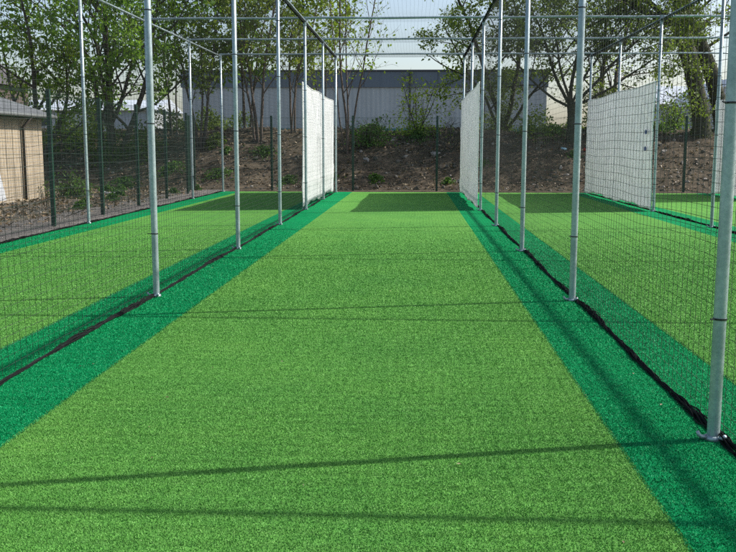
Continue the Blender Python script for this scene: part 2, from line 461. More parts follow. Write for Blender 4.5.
def side_net(x, ya, yb, label, seed, cell=(.088, .058), low=None, over=False, rad0=.0012, side=-1):
    ztop = H - .01
    def surf(y, z):
        g = np.sin(np.clip(z/ztop, 0, 1)*PI)**.6
        dx = .048*smooth2(y*1.0, z*1.1, seed)*g
        dz = -.030*(1+smooth2(y*1.9, z*.2, seed+1))*np.clip(z/ztop, 0, 1)**2 + .030*smooth2(y*1.6, z*.8, seed+3)*g
        dy = .030*smooth2(y*1.4, z*1.2, seed+2)*g
        return np.stack([x + side*.036 + np.where(side*dx < 0, dx*.15, dx), y + dy, z + dz], -1)
    def patch(y0, y1, z0, z1, cy, cz, r):
        ny = max(2, int((y1-y0)/cy)); nz = max(2, int((z1-z0)/cz))
        y = np.linspace(y0, y1, ny); z = np.linspace(z0, z1, max(6, int(26*(z1-z0)/ztop)))
        P1 = surf(*np.meshgrid(y, z, indexing='ij'))
        y2 = np.linspace(y0, y1, int((y1-y0)/.15)+2); z2 = np.linspace(z0, z1, nz)
        P2 = surf(*[q.T for q in np.meshgrid(y2, z2, indexing='ij')])
        V1, F1 = cord_arrays(P1, r, ((1,0,0),(0,1,0)))
        V2, F2 = cord_arrays(P2, r, ((1,0,0),(0,0,1)))
        return np.concatenate([V1, V2]), np.concatenate([F1, F2+len(V1)])
    if low is None: parts = [patch(ya, yb, .03, ztop, *cell, rad0)]
    else:
        parts = [patch(ya, low, .03, ztop, *cell, rad0), patch(low, yb, 2.74, ztop, *cell, rad0*.8)]
        if over: parts.append(patch(low, yb, .03, 2.74, .30, .108, .0010))
    root = empty('side_net', (x, ya, 0), label, 'net', 'black nets between the lanes')
    VV = []; FF = []; n0 = 0
    for V, F in parts: VV.append(V); FF.append(F + n0); n0 += len(V)
    np_mesh('netting', np.concatenate(VV) - np.array([x, ya, 0]), np.concatenate(FF), M_NET, root)
    # slack net gathered along the ground
    m = MB(); r = np.random.default_rng(seed+9)
    for s in range(18):
        pts = []; rad = []; n = int((yb-ya)/.045); ph = r.uniform(0, 6.28, 10); fr = r.uniform(.75, 1.3, 4)
        sx, sz = r.uniform(-1, 1), r.uniform(0, 1)
        for i in range(n+1):
            t = min(i*.045, yb-ya)
            wd = .0145 + .004*math.sin(t*1.7+1.3*seed) + .004*math.sin(t*4.1+seed)
            ox = wd*(sx*.8 + .55*math.sin(t*5.3*fr[0]+ph[0]) + .35*math.sin(t*13.*fr[1]+ph[1])) + .012*math.sin(t*1.45+seed)
            oz = wd*(.9*sz + .4*math.sin(t*6.1*fr[2]+ph[2]) + .4*math.sin(t*17.*fr[3]+ph[3]))
            pts.append((side*.036 + ox, t, .018 + max(-.004, oz)))
            rad.append(.0030 + .0034*abs(math.sin(t*9*fr[0]+ph[4])*math.sin(t*3.1+ph[5])))
        m.tube(pts, rad, 4)
    m.build('ground_hem', M_ROPE, root)
    return root
side_net(L, NEAR, ST[7], 'black net hanging left of the middle lane, meeting the sunlit white sheet', 21, low=ST[5], over=True)
side_net(R, NEAR, ST[7], 'black net hanging right of the middle lane, meeting the shaded white sheet', 35, low=ST[5], rad0=.00135, side=1)
side_net(RR, 9.0, ST[7], 'black net beyond the right lane, running up to the wide white sheet', 47, low=ST[5], side=1, rad0=.0010)
side_net(LL, 9.0, ST[7], 'black net on the turf edge beside the gravel strip and green fence', 59)

def roof_net(x0, x1, label, seed, cell=.072):
    def surf(x, y):
        u = (x-x0)/(x1-x0)
        ph = np.interp(y, [NEAR]+[ST[k] for k in range(1, 8)], np.arange(8))
        sag = .030 + .045*np.sin(u*PI) + .055*np.abs(np.sin(ph*PI)) + .012*smooth2(x*2, y*1.2, seed)
        return np.stack([x + .02*smooth2(x, y*1.3, seed+1), y + .02*smooth2(x*1.4, y, seed+2), H + .03 - sag], -1)
    nx = int((x1-x0)/cell); ny = int((ST[7]-NEAR)/cell)
    x = np.linspace(x0, x1, nx); y = np.linspace(NEAR, ST[7], 130)
    P1 = surf(*np.meshgrid(x, y, indexing='ij'))
    x2 = np.linspace(x0, x1, 16); y2 = np.linspace(NEAR, ST[7], ny)
    P2 = surf(*[q.T for q in np.meshgrid(x2, y2, indexing='ij')])
    V1, F1 = cord_arrays(P1, .0012, ((1,0,0),(0,0,1)))
    V2, F2 = cord_arrays(P2, .0009, ((0,1,0),(0,0,1)))
    o = np_mesh('roof_net', np.concatenate([V1, V2]), np.concatenate([F1, F2+len(V1)]), M_NET)
    return tag(o, label, 'net', 'nets stretched over the lanes')
roof_net(L, R, 'net stretched overhead across the middle lane against the pale sky', 71)
roof_net(LL, L, 'net stretched overhead across the left lane below the tree crowns', 73)
roof_net(R, RR, 'net stretched overhead across the lane with the wide white sheet', 75)

# ------------------------------------------------------------------ white sheets
def sheet(x, label, seed, z0=.05, z1=2.78, marks=False, y0=None, y1=None):
    y0 = ST[5]+.05 if y0 is None else y0; y1 = ST[7]-.03 if y1 is None else y1
    ny, nz = 110, 60
    y = np.linspace(y0, y1, ny); z = np.linspace(0, 1, nz)
    Y, Zt = np.meshgrid(y, z, indexing='ij')
    r = np.random.default_rng(seed)
    top = z1 - .035*np.sin((Y-y0)/(y1-y0)*2*PI)**2 - .03*(Y-y0)/(y1-y0)
    bot = z0 + .05*np.sin((Y-y0)/(y1-y0)*2*PI)**2 + .015*np.sin(Y*5)
    Z = bot + (top-bot)*Zt
    g = .35 + .65*np.sin(Zt*PI)**.5
    dx = .035*smooth2(Y*1.2 + Zt*1.5, Zt*2.2, seed) *g
    # diagonal drag folds towards the fastened corners and the post in the middle
    fold = np.zeros_like(Y)
    for i in range(26):
        cy, cz = r.uniform(y0, y1), r.uniform(0, 1); ang = r.choice([-1, 1])*r.uniform(.5, 1.3); ln = r.uniform(.3, .9); wd = r.uniform(.035, .075)
        u = (Y-cy)*math.cos(ang) + (Zt-cz)*2.7*math.sin(ang); v = -(Y-cy)*math.sin(ang) + (Zt-cz)*2.7*math.cos(ang)
        fold += 1.7*np.exp(-(u/ln)**2)*np.exp(-(v/wd)**2)*r.uniform(.4, 1.)*r.choice([-1, 1])
    dx += .016*fold + .022*np.exp(-((Zt-.18)/.05)**2)*(.6+.4*np.sin(Y*4))
    X = -.07 + np.minimum(dx, .028)
    root = empty('sight_sheet', (x, y0, 0), label, 'sheet', 'white canvas sheets at the lane ends')
    V = np.stack([X, Y-y0, Z], -1).reshape(-1, 3)
    i, j = np.meshgrid(np.arange(ny-1), np.arange(nz-1), indexing='ij')
    a = (i*nz+j).ravel()
    o = np_mesh('canvas', V, np.stack([a, a+nz, a+nz+1, a+1], 1), M_SHEET, root, smooth=True)
    sm = o.modifiers.new('thickness', 'SOLIDIFY'); sm.thickness = .002
    m = MB()
    Xe = X.reshape(ny, nz)
    for jj in (nz-1,):
        m.tube([(Xe[q,jj], y[q]-y0, Z[q,jj]) for q in range(ny)], .012, 6)
    m.tube([(Xe[0,q], 0, Z[0,q]) for q in range(nz)], .010, 6)
    m.tube([(Xe[-1,q], y1-y0, Z[-1,q]) for q in range(nz)], .010, 6)
    m.build('hem', M_HEM, root, True)
    m = MB()
    for zz in np.arange(.25, 2.7, .35):
        for yy, s in ((0., -1), (y1-y0, 1)):
            m.tube([(-.07, yy-s*.03, zz), (-.035, yy+s*.03, zz+.01), (-.01, yy+s*.085, zz-.01)], .004, 5)
    m.build('lacing', M_TIE, root)
    if marks:
        for zz in (1.72, 1.36):
            q = MB(); yy = .42
            q.add([(-.125, yy+dy, zz+dz) for dy, dz in ((-.10,-.03),(.09,-.05),(.13,.02),(.03,.06),(-.08,.03))], [(0,1,2,3,4)])
            q.add([(-.1245, yy+dy, zz+dz-.0) for dy, dz in ((.16,-.04),(.22,-.03),(.22,.05),(.17,.045))], [(0,1,2,3)])
            q.build('printed_mark', M_BLUE, root)
    return root
sheet(L, 'bright sunlit white canvas sheet tied to net posts left of the middle lane', 5)
sheet(R, 'creamy shaded white canvas sheet tied to net posts right of the middle lane', 8)
sheet(RR, 'wide white canvas sheet with small blue marks at the right lane', 13, marks=True, y0=ST[5]-.0)
sheet(RRR, 'white canvas sheet cut off by the picture edge behind the thickest post', 17, y0=ST[6]+.1)

# ------------------------------------------------------------------ green welded mesh fence
def fence(name, pts, label, hgt=2.32):
    root = empty(name, (pts[0][0], pts[0][1], 0), label, 'fence')
    ox, oy = pts[0]
    for (px, py) in pts:
        m = MB(); zb = max(-.05, 0)
        m.box(px-ox-.032, px-ox+.032, py-oy-.032, py-oy+.032, -.05, hgt+.03)
        m.build('post', M_FENCE, root)
    for a, b in zip(pts[:-1], pts[1:]):
        a = np.array(a); b = np.array(b); d = (b-a); ln = np.linalg.norm(d); d = d/ln; nrm = np.array([-d[1], d[0]])
        nv = int((ln-.08)/.05)
        s = np.linspace(.05, ln-.05, nv)
        P = np.zeros((nv, 2, 3)); P[:,:,0] = (a[0]-ox+d[0]*s)[:,None]; P[:,:,1] = (a[1]-oy+d[1]*s)[:,None]; P[:,0,2] = .04; P[:,1,2] = hgt
        V1, F1 = cord_arrays(P, .0018, ((1,0,0),(0,1,0)))
        zs = np.array([.06 + .2*i for i in range(12)] + [hgt-.03])
        Q = np.zeros((len(zs), 2, 3))
        for i, t in enumerate((.03, ln-.03)): Q[:,i,0] = a[0]-ox+d[0]*t+nrm[0]*.005; Q[:,i,1] = a[1]-oy+d[1]*t+nrm[1]*.005
        Q[:,:,2] = zs[:,None]
        V2, F2 = cord_arrays(Q, .0025, ((nrm[0],nrm[1],0),(0,0,1)))
        np_mesh('mesh_panel', np.concatenate([V1, V2]), np.concatenate([F1, F2+len(V1)]), M_WIRE, root)
fence('mesh_fence', [(-6.22,10.2),(-6.24,12.9),(-6.26,15.6),(-6.32,18.3),(-6.46,21.2),(-6.58,24.1),(-6.66,26.7),(-7.1,29.0)], 'dark green welded mesh fence along the gravel strip beside the lanes')
fence('mesh_fence', [(-7.02,29.05),(-4.53,29.05),(-1.95,29.05),(.69,29.05),(3.42,29.05),(5.95,29.05),(8.35,29.05),(10.9,29.05),(13.4,29.05)], 'dark green welded mesh fence across the lane ends before the earth bank')

# ------------------------------------------------------------------ brick shed
def shed():
    x0, x1, y0, y1, hw = -14.6, -10.15, 14.5, 24.75, 2.12
    root = empty('brick_shed', (x1, y1, 0), 'tan brick shed with grey hipped roof beyond the fence', 'shed')
    ox, oy = x1, y1
    m = MB(); m.box(x0-ox, 0, y0-oy, 0, -.05, hw); m.build('wall', M_BRICK, root)
    m = MB(); e = .26; t = .09
    a = [(x0-ox-e, y0-oy-e), (e, y0-oy-e), (e, e), (x0-ox-e, e)]
    hx = (x0-ox)/2; rz = hw + 1.18; rl = 2.5
    V = [(p[0], p[1], hw+.02) for p in a] + [(p[0], p[1], hw+.02+t) for p in a] + [(hx, y0-oy-e+rl, rz), (hx, e-rl, rz)]
    m.add(V, [(0,3,2,1), (0,1,5,4), (1,2,6,5), (2,3,7,6), (3,0,4,7), (4,5,8), (5,6,9,8), (6,7,9), (7,4,8,9)])
    m.build('roof', M_ROOF, root)
    m = MB(); m.tube([(e+.05, y0-oy-e, hw+.05), (e+.05, e, hw+.05)], .045, 10); g = m.build('gutter', M_GUT, root, True)
    m = MB(); m.tube([(.06, -1.35, 0), (.06, -1.35, hw-.25), (e+.03, -1.35, hw)], .036, 10); m.build('downpipe', M_PIPE, root, True)
    m = MB(); q = []
    for yy, zt in ((-5.4,1.95),(-4.9,1.75),(-4.2,1.9),(-3.7,1.5),(-3.1,1.25),(-2.7,.75),(-2.45,.2)): q.append((.006, yy, zt))
    m.add([(.006,-5.4,.05)] + q + [(.006,-2.4,.05)], [tuple(range(9))[::-1]]); m.build('render_patch', M_PALE, root)
shed()

# ------------------------------------------------------------------ background buildings
def warehouse():
    Y = 76.; x0, x1, z0, zb, zt = -19.2, 10.6, 1.5, 6.16, 7.42
    root = empty('warehouse', (x0, Y, z0), 'long pale grey warehouse with slate blue top band behind the trees', 'building')
    m = MB(); n = int((x1-x0)/.12)
    V = []; prof = [0, .022, .022, 0]
    k = 0; x = 0.
    while x < x1-x0:
        V.append((x, prof[k % 4]*-1)); x += (.05 if k % 2 == 0 else .14); k += 1
    vs = [(a, b, 0) for a, b in V] + [(a, b, zb-z0) for a, b in V]; nn = len(V)
    m.add(vs, [(i, i+1, nn+i+1, nn+i) for i in range(nn-1)])
    m.box(0, x1-x0, .06, 30, 0, zb-z0-.01); m.build('wall', M_CLAD, root)
    m = MB(); m.box(-.1, x1-x0+.1, -.14, 30.1, zb-z0, zt-z0); m.build('top_band', M_BAND, root)
    m = MB(); m.box(-.15, x1-x0+.15, -.22, 30.2, zt-z0, zt-z0+.13); m.build('roof_edge', M_TRIM, root)
    for xx in (18.75+.0, 24.72):
        m = MB(); m.tube([(xx, -.22, 0), (xx, -.22, zt-z0-.02)], .085, 8); m.build('downpipe', M_TRIM, root)
    for xx in np.arange(3., x1-x0, 6.0):
        m = MB(); m.box(xx-.02, xx+.02, -.15, -.13, zb-z0+.01, zt-z0-.01); m.build('panel_joint', M_TRIM, root)
    m = MB(); m.box(0, x1-x0, -.16, -.08, .9, 1.35); m.build('plinth_rail', M_TEAL, root)
warehouse()

def house(name, x0, x1, y0, y1, z0, hw, hr, label, wall, roof, along='y', wins=()):
    root = empty(name, (x0, y0, z0), label, 'house')
    m = MB(); m.box(0, x1-x0, 0, y1-y0, -1.5, hw); 
    m.build('wall', wall, root)
    e = .3; W, D = x1-x0, y1-y0
    m = MB()
    if along == 'y':
        V = [(-e,-e,hw),(W+e,-e,hw),(W/2,-e,hr),(-e,D+e,hw),(W+e,D+e,hw),(W/2,D+e,hr)]
    else:
        V = [(-e,D+e,hw),(-e,-e,hw),(-e,D/2,hr),(W+e,D+e,hw),(W+e,-e,hw),(W+e,D/2,hr)]
    m.add([(a, b, c+.003) for a, b, c in V], [(0,1,2),(3,5,4),(0,2,5,3),(1,4,5,2),(0,3,4,1)])
    m.build('roof', roof, root)
    m = MB()
    for a, b in (((-e,-e),(0,0)),):
        pass
    if along == 'y':
        m.tube([(-e,-e-.05,hw),(W/2,-e-.05,hr+.02)], .09, 4); m.tube([(W+e,-e-.05,hw),(W/2,-e-.05,hr+.02)], .09, 4)
    else:
        m.tube([(-e,-e-.05,hw-.02),(W+e,-e-.05,hw-.02)], .07, 4)
    m.build('bargeboard', M_WHITE, root)
    for (xa, xb, za, zb) in wins:
        w = MB(); w.box(xa-.07, xb+.07, -.05, -.003, za-.07, zb+.07); f = w.build('window', M_WHITE, root)
        w = MB(); w.box(xa, xb, -.062, -.04, za, zb); w.build('pane', M_GLASS, f)
    return root
house('dark_house', -30.0, -23.3, 45, 55, 1.5, 3.3, 6.0, 'dark brick gabled house behind the shed roof', M_HOUSE, M_HROOF, 'y', ((4.1,5.0,1.2,2.4),))
house('low_house', 20.5, 29., 80, 90, 1.8, 3.2, 5.0, 'low grey house with pale roof beyond the bank, beside the leaning trunk', M_PALE, M_LROOF, 'x', ((1.5,3.,1.1,2.3),(5.,6.5,1.1,2.3)))
house('gabled_house', 20.3, 24.0, 66, 76, 1.8, 2.6, 4.4, 'small gabled house with white bargeboards between the two leaning trunks', M_PALE, M_LROOF, 'y', ((1.2,2.3,.9,2.0),))
house('pale_shed', -41., -25., 88, 98, 1.8, 3.0, 4.2, 'pale low shed with light roof glimpsed through the big left tree', M_PALE, M_LROOF, 'x', ((4.,6.,1.5,3.),(10.,12.,1.5,3.)))

# ------------------------------------------------------------------ trees
class Tree:
    def __init__(s):
        s.wood = MB(); s.LP = []; s.LS = []
    def leaf(s, p, size):
        s.LP.append(p); s.LS.append(size)
    def limb(s, pts, rads, n): s.wood.tube(pts, rads, n, cap=False)
    def grow(s, p, d, ln, r, lvl, P):
        nseg = max(3, int(ln/P.get('seg', .35))); pts = [Vector(p)]; rads = [r]; d = Vector(d).normalized()
        q = Vector(p)
        for i in range(nseg):
            w = P['wob']*(1 + .5*lvl)
            d = (d + Vector((random.gauss(0, w), random.gauss(0, w), random.gauss(0, w*.7) + P['up'][min(lvl, len(P['up'])-1)]*.1))).normalized()
            q = q + d*(ln/nseg); pts.append(q.copy()); rads.append(max(.004, r*(1-.72*(i+1)/nseg)))
        s.limb(pts, rads, 9 if r > .08 else (6 if r > .03 else (4 if r > .012 else 3)))
        if lvl >= P['levels']:
            for k in range(P.get('twigs', 3)):
                i = random.randrange(1, nseg+1); a = pts[i]; v = (d + Vector((random.gauss(0, .8), random.gauss(0, .8), random.gauss(.1, .6)))).normalized()*random.uniform(.15, .45)
                s.wood.tube([a, a+v*.5+Vector((random.gauss(0,.03),random.gauss(0,.03),.02)), a+v], [.005,.004,.0025], 3, cap=False)
            nl = P['leaves']
            for k in range(nl):
                t = random.uniform(.15, 1.05)*nseg; i = min(int(t), nseg-1); b = pts[i].lerp(pts[i+1], min(1, t-i))
                g = P['spread']
                s.leaf(b + Vector((random.gauss(0, g), random.gauss(0, g), random.gauss(0, g*.8))), (random.triangular(P['size'][0]*.55, P['size'][1]*1.25, P['size'][0]*.9)))
            return
        nc = P['kids'][min(lvl, len(P['kids'])-1)]
        nc = max(1, int(nc + random.uniform(-.8, .8)))
        st = P['start'][min(lvl, len(P['start'])-1)]
        az = random.uniform(0, 2*PI)
        for c in range(nc):
            t = (st + (1-st)*(c + random.uniform(.2, .9))/nc)*nseg; i = min(int(t), nseg-1)
            b = pts[i].lerp(pts[i+1], min(1, t-i)); ax = (pts[i+1]-pts[i]).normalized()
            az += 2.4 + random.uniform(-.5, .5)
            e1 = ax.orthogonal().normalized(); e2 = ax.cross(e1)
            sd = e1*math.cos(az) + e2*math.sin(az)
            an = math.radians(P['ang'][min(lvl, len(P['ang'])-1)] + random.uniform(-12, 12))
            cd = ax*math.cos(an) + sd*math.sin(an)
            f = (1 - .45*t/nseg)*random.uniform(.75, 1.2)
            s.grow(b, cd, ln*P['ratio'][min(lvl, len(P['ratio'])-1)]*f, max(.005, rads[i]*P['thin']), lvl+1, P)
        # leader tip carries leaves too
        for k in range(P['leaves']//2):
            s.leaf(pts[-1] + Vector((random.gauss(0, .15), random.gauss(0, .15), random.gauss(0, .12))), (random.triangular(P['size'][0]*.55, P['size'][1]*1.25, P['size'][0]*.9)))
    def build(s, name, loc, label, cat, leafm, barkm, group=None, zmax=None):
        root = empty(name, loc, label, cat, group)
        s.wood.build('trunk', barkm, root, True)
        if s.LP: leaves_mesh('crown', np.array([tuple(p) for p in s.LP]), np.array(s.LS), leafm, root)
        return root
def leaves_mesh(name, C, S, mat, parent=None, flat=0.):
    n = len(C)
    a = rng.random(n)*2*PI; nz = rng.uniform(-.2, 1, n); nz = nz*(1-flat) + flat*1.2
    h = np.column_stack([np.cos(a), np.sin(a), np.zeros(n)])*np.sqrt(np.clip(1-np.clip(nz, -.99, .99)**2, 0, 1))[:,None]
    N = h + np.column_stack([np.zeros(n), np.zeros(n), nz]); N /= np.linalg.norm(N, axis=1)[:,None]
    t = rng.normal(size=(n, 3)); t -= (t*N).sum(1)[:,None]*N; t /= np.linalg.norm(t, axis=1)[:,None]
    b = np.cross(N, t)
    S = S[:,None]
    V = np.stack([C - t*S*.62, C + b*S*.36 + N*S*.10 - t*S*.05, C + t*S*.62 - N*S*.08, C - b*S*.36 + N*S*.10 - t*S*.05], 1).reshape(-1, 3)
    F = np.arange(n*4).reshape(-1, 4)
    return np_mesh(name, V, F, mat, parent)

BZ = bank_z
def young(x, y, stems, hgt, label, leafm, barkm, name='young_tree', leaves=7, size=(.09,.16), spread=.16, ang=40, lean=.10, kids=(13,5), group='young trees along the bank', r0=.045, up=(.15,.5,.3), ratio=(.30,.5)):
    t = Tree(); z = BZ(x, y)
    P = dict(wob=.05, up=up, levels=2, leaves=int(leaves*2.3), spread=spread, size=size, kids=kids, start=(.22,.25), ang=(ang, 42), ratio=ratio, thin=.5)
    for k in range(stems):
        a = 2*PI*k/stems + random.uniform(-.5, .5)
        l = lean*random.uniform(.5, 1.4) if stems > 1 else lean*.4
        d = Vector((math.cos(a)*l, math.sin(a)*l*.6, 1))
        t.grow((math.cos(a)*.10*(stems > 1), math.sin(a)*.10*(stems > 1), -.15), d, hgt*random.uniform(.8, 1.08), r0*random.uniform(.7, 1.15), 0, P)
    return t.build(name, (x, y, z), label, 'tree', leafm, barkm, group)

# big spreading tree on the left
t = Tree(); x, y = -11.0, 33.2; z = BZ(x, y)
P = dict(wob=.07, up=(.2,.25,.1,.0), levels=3, leaves=28, spread=.20, size=(.10,.18), kids=(10,5,3), start=(.12,.2,.2), ang=(48,45,45), ratio=(.62,.52,.5), thin=.55)
for dx, dd, ln, r in ((0, (.05,0,1), 8.2, .16), (-.25, (-.30,-.1,1), 7.4, .11), (.25, (.28,.05,1), 7.6, .11), (.1, (.05,-.35,1), 6.2, .08)):
    t.grow((dx, 0, -.2), dd, ln, r, 0, P)
t.build('broadleaf_tree', (x, y, z), 'large spreading broadleaf tree with several dark stems behind the brick shed', 'tree', M_LEAF_B, M_BARK)
t = Tree(); x, y = -13.5, 32.4; z = BZ(x, y)
P2 = dict(P); P2.update(kids=(9,5,3), leaves=44, levels=2, ratio=(.5,.45), size=(.08,.14))
for dd, ln, r in (((.1,0,1), 6.0, .12), ((-.3,0,1), 5., .1), ((.35,.1,1), 4.6, .1)): t.grow((0,0,-.2), dd, ln, r, 0, P2)
t.build('bushy_tree', (x, y, z), 'bushy yellow green tree above the shed roof', 'tree', M_LEAF_A, M_BARK)

young(-9.2, 35.0, 2, 7.4, 'slim leafy tree just right of the big spreading tree', M_LEAF_B, M_BARK, leaves=8)
young(-7.75, 33.2, 4, 7.6, 'multi stemmed young tree behind the gravel corner post', M_LEAF_A, M_BARK, leaves=8, r0=.06)
young(-6.6, 36.2, 3, 7.0, 'thin young tree standing deep between two multi stemmed ones', M_LEAF_B, M_BARK, leaves=8)
young(-5.7, 33.4, 4, 7.8, 'reddish stemmed young tree with bronze tinted leaves', M_LEAF_D, M_BARK_RED, leaves=8, r0=.055)
young(-4.6, 34.6, 3, 7.6, 'young tree with thin leaning stems left of the sunlit sheet', M_LEAF_A, M_BARK_RED, leaves=7)
young(-3.7, 36.6, 2, 6.8, 'young tree rising directly above the sunlit sheet', M_LEAF_D, M_BARK, leaves=7)
young(-2.35, 32.4, 4, 8.2, 'sparse pale sapling with upright stems right of the sunlit sheet', M_LEAF_A, M_BARK_RED, leaves=4, size=(.08,.13), lean=.13, r0=.045, kids=(10,4))
# shrub in front of the warehouse wall
def shrub(x, y, hgt, stems, label, leafm, barkm, leaves, size, low=0, name='shrub', spread=.14):
    t = Tree(); z = BZ(x, y)
    P = dict(wob=.09, up=(.1,.1,.1), levels=2, leaves=leaves, spread=spread, size=size, kids=(6,3), start=(.2,.2), ang=(48,45), ratio=(.45,.5), thin=.5, seg=.22)
    for k in range(stems):
        a = 2*PI*k/stems + random.uniform(-.4, .4); l = random.uniform(.25, .8)
        t.grow((0,0,-.1), (math.cos(a)*l, math.sin(a)*l*.7, 1), hgt*random.uniform(.6, 1.05), random.uniform(.02, .034), 0, P)
    for k in range(low):
        a = random.uniform(0, 2*PI); r = abs(random.gauss(0, .62)); t.leaf(Vector((math.cos(a)*r, math.sin(a)*r*.7, abs(random.gauss(.05, .28)))), random.uniform(.06, .11))
    return t.build(name, (x, y, z), label, 'shrub', leafm, barkm)
shrub(.1, 34.2, 2.7, 5, 'open shrub with bright green base against the warehouse wall', M_LEAF_A, M_BARK, 9, (.06,.11), 800)
shrub(1.25, 32.6, 1.25, 6, 'bare twiggy shrub beside the far green fence post', M_LEAF_C, M_BARK, 1, (.04,.06))
shrub(-1.6, 33.0, 1.2, 5, 'small leafy shrub at the foot of the pale sapling', M_WEED, M_BARK, 5, (.06,.10), 300)
shrub(6.9, 34.6, 1.9, 8, 'tangled twiggy shrub between the twiggy tree trunk and warehouse end', M_LEAF_C, M_BARK_DARK, 9, (.05,.09), 900)
shrub(10.0, 36.5, 1.5, 6, 'round green bush below the low grey house', M_LEAF_B, M_BARK, 9, (.06,.10), 700)
shrub(-9.45, 24.9, 1.0, 7, 'leafy green weedy bush at the corner of the brick shed', M_WEED, M_BARK, 7, (.05,.10), 500, spread=.10)

# right hand trees
t = Tree(); x, y = 5.55, 33.4; z = BZ(x, y)
P = dict(wob=.085, up=(.2,.12,.0,-.1), levels=3, leaves=20, spread=.18, size=(.07,.12), kids=(9,6,4), start=(.18,.18,.15), ang=(52,45,42), ratio=(.68,.5,.5), thin=.55, seg=.3)
t.limb([(0,0,-.2),(.02,0,.5),(0,0,1.0),(-.03,0,1.3)], [.20,.15,.14,.15], 10)
for dd, ln, r in (((-.75,0,1), 5.4, .065), ((.05,.2,1), 6.2, .075), ((.85,-.1,1), 5.4, .065), ((-1.4,.2,.8), 4.6, .05), ((1.5,.1,.7), 4.4, .05), ((-.3,-.5,1), 5., .055), ((.4,.4,1), 5.5, .055)):
    t.grow((-.03,0,1.2), dd, ln, r, 0, P)
t.build('twiggy_tree', (x, y, z), 'wide twiggy tree with short dark trunk beside the wide white sheet', 'tree', M_LEAF_C, M_BARK_DARK)
t = Tree(); x, y = 3.3, 35.4; z = BZ(x, y)
for dd, ln, r in (((-.15,0,1), 7., .11), ((.2,.1,1), 7., .10), ((.5,0,1), 5.6, .07), ((-.5,.1,1), 5., .07)):
    t.grow((0,0,-.2), dd, ln, r, 0, dict(P, levels=3, kids=(7,4,3), ratio=(.42,.5,.5), leaves=22))
for k in range(1500):
    a = random.uniform(0, 2*PI); r = abs(random.gauss(0, .4)); t.leaf(Vector((math.cos(a)*r, math.sin(a)*r, random.uniform(0, 2.4))), random.uniform(.05, .09))
t.build('ivy_clad_tree', (x, y, z), 'dark ivy clad multi stemmed tree behind the shaded white sheet', 'tree', M_LEAF_C, M_BARK_DARK)
t = Tree(); x, y = 7.6, 36.6; z = BZ(x, y)
for dd, ln, r in (((-.3,0,1), 7.5, .10), ((.25,.1,1), 7.5, .10)):
    t.grow((0,0,-.2), dd, ln, r, 0, dict(P, levels=3, kids=(8,4,3), ratio=(.42,.5,.5), leaves=26))
t.build('leafy_tree', (x, y, z), 'yellow green tree crown above the wide white sheet', 'tree', M_LEAF_A, M_BARK)

def leaning(x, y, pts, rads, label, forks, lean_leaf):
    t = Tree(); z = BZ(x, y)
    P = dict(wob=.08, up=(.1,.1,0), levels=2, leaves=3, twigs=5, spread=.15, size=(.06,.10), kids=(6,4), start=(.25,.2), ang=(45,45), ratio=(.5,.5), thin=.5)
    # smooth the trunk line and give it bumps
    fine = []; fr = []
    for i in range(len(pts)-1):
        for k in range(5):
            u = k/5; a, b = Vector(pts[i]), Vector(pts[i+1])
            fine.append(a.lerp(b, u) + Vector((.03*fn(i*5+k, y), .03*fn(y, i*5+k), 0))); fr.append((rads[i]*(1-u)+rads[i+1]*u)*(1+.12*fn((i*5+k)*.9, x)))
    fine.append(Vector(pts[-1])); fr.append(rads[-1])
    t.limb(fine, fr, 12)
    for (i, dd, ln, r) in forks: t.grow(fine[i], dd, ln, r, 0, P)
    root = t.build('leaning_tree', (x, y, z), label, 'tree', lean_leaf, M_BARK_DARK, 'old leaning trees')
    C = []; S = []
    for q, r in zip(fine[:-1], fr[:-1]):
        for k in range(75):
            a = random.uniform(0, 2*PI); C.append((q.x+math.cos(a)*r*1.05, q.y+math.sin(a)*r*1.05, q.z+random.uniform(-.15, .2))); S.append(random.uniform(.03, .07))
    leaves_mesh('ivy', np.array(C), np.array(S), M_IVY, root)
    return root
leaning(10.35, 34.0, [(0,0,-.2),(-.10,0,.8),(-.38,0,1.9),(-.66,0,2.9),(-.95,0,3.8),(-.95,.1,4.6),(-.75,.2,5.6),(-.6,.3,7.0)], [.36,.31,.30,.29,.31,.27,.22,.15],
   'thick ivy covered trunk leaning behind the wide white sheet\'s near edge', ((20,(-1.3,0,.35),5.0,.14),(24,(.5,.2,1),3.6,.10),(20,(-1.1,.3,.8),4.6,.12),(30,(-.6,0,.8),3.2,.09),(18,(1.2,.2,.7),3.,.07)), M_LEAF_C)
leaning(11.35, 34.6, [(0,0,-.2),(-.25,0,.9),(-.62,0,2.1),(-1.05,0,3.1),(-1.55,0,4.0),(-1.75,0,5.0),(-1.8,.1,6.6)], [.33,.29,.27,.25,.24,.2,.14],
   'second ivy covered leaning trunk, beside the thickest net post', ((14,(1.,.1,.55),3.6,.06),(20,(.9,0,.8),3.2,.06),(22,(-.9,0,.8),3.2,.07)), M_LEAF_C)

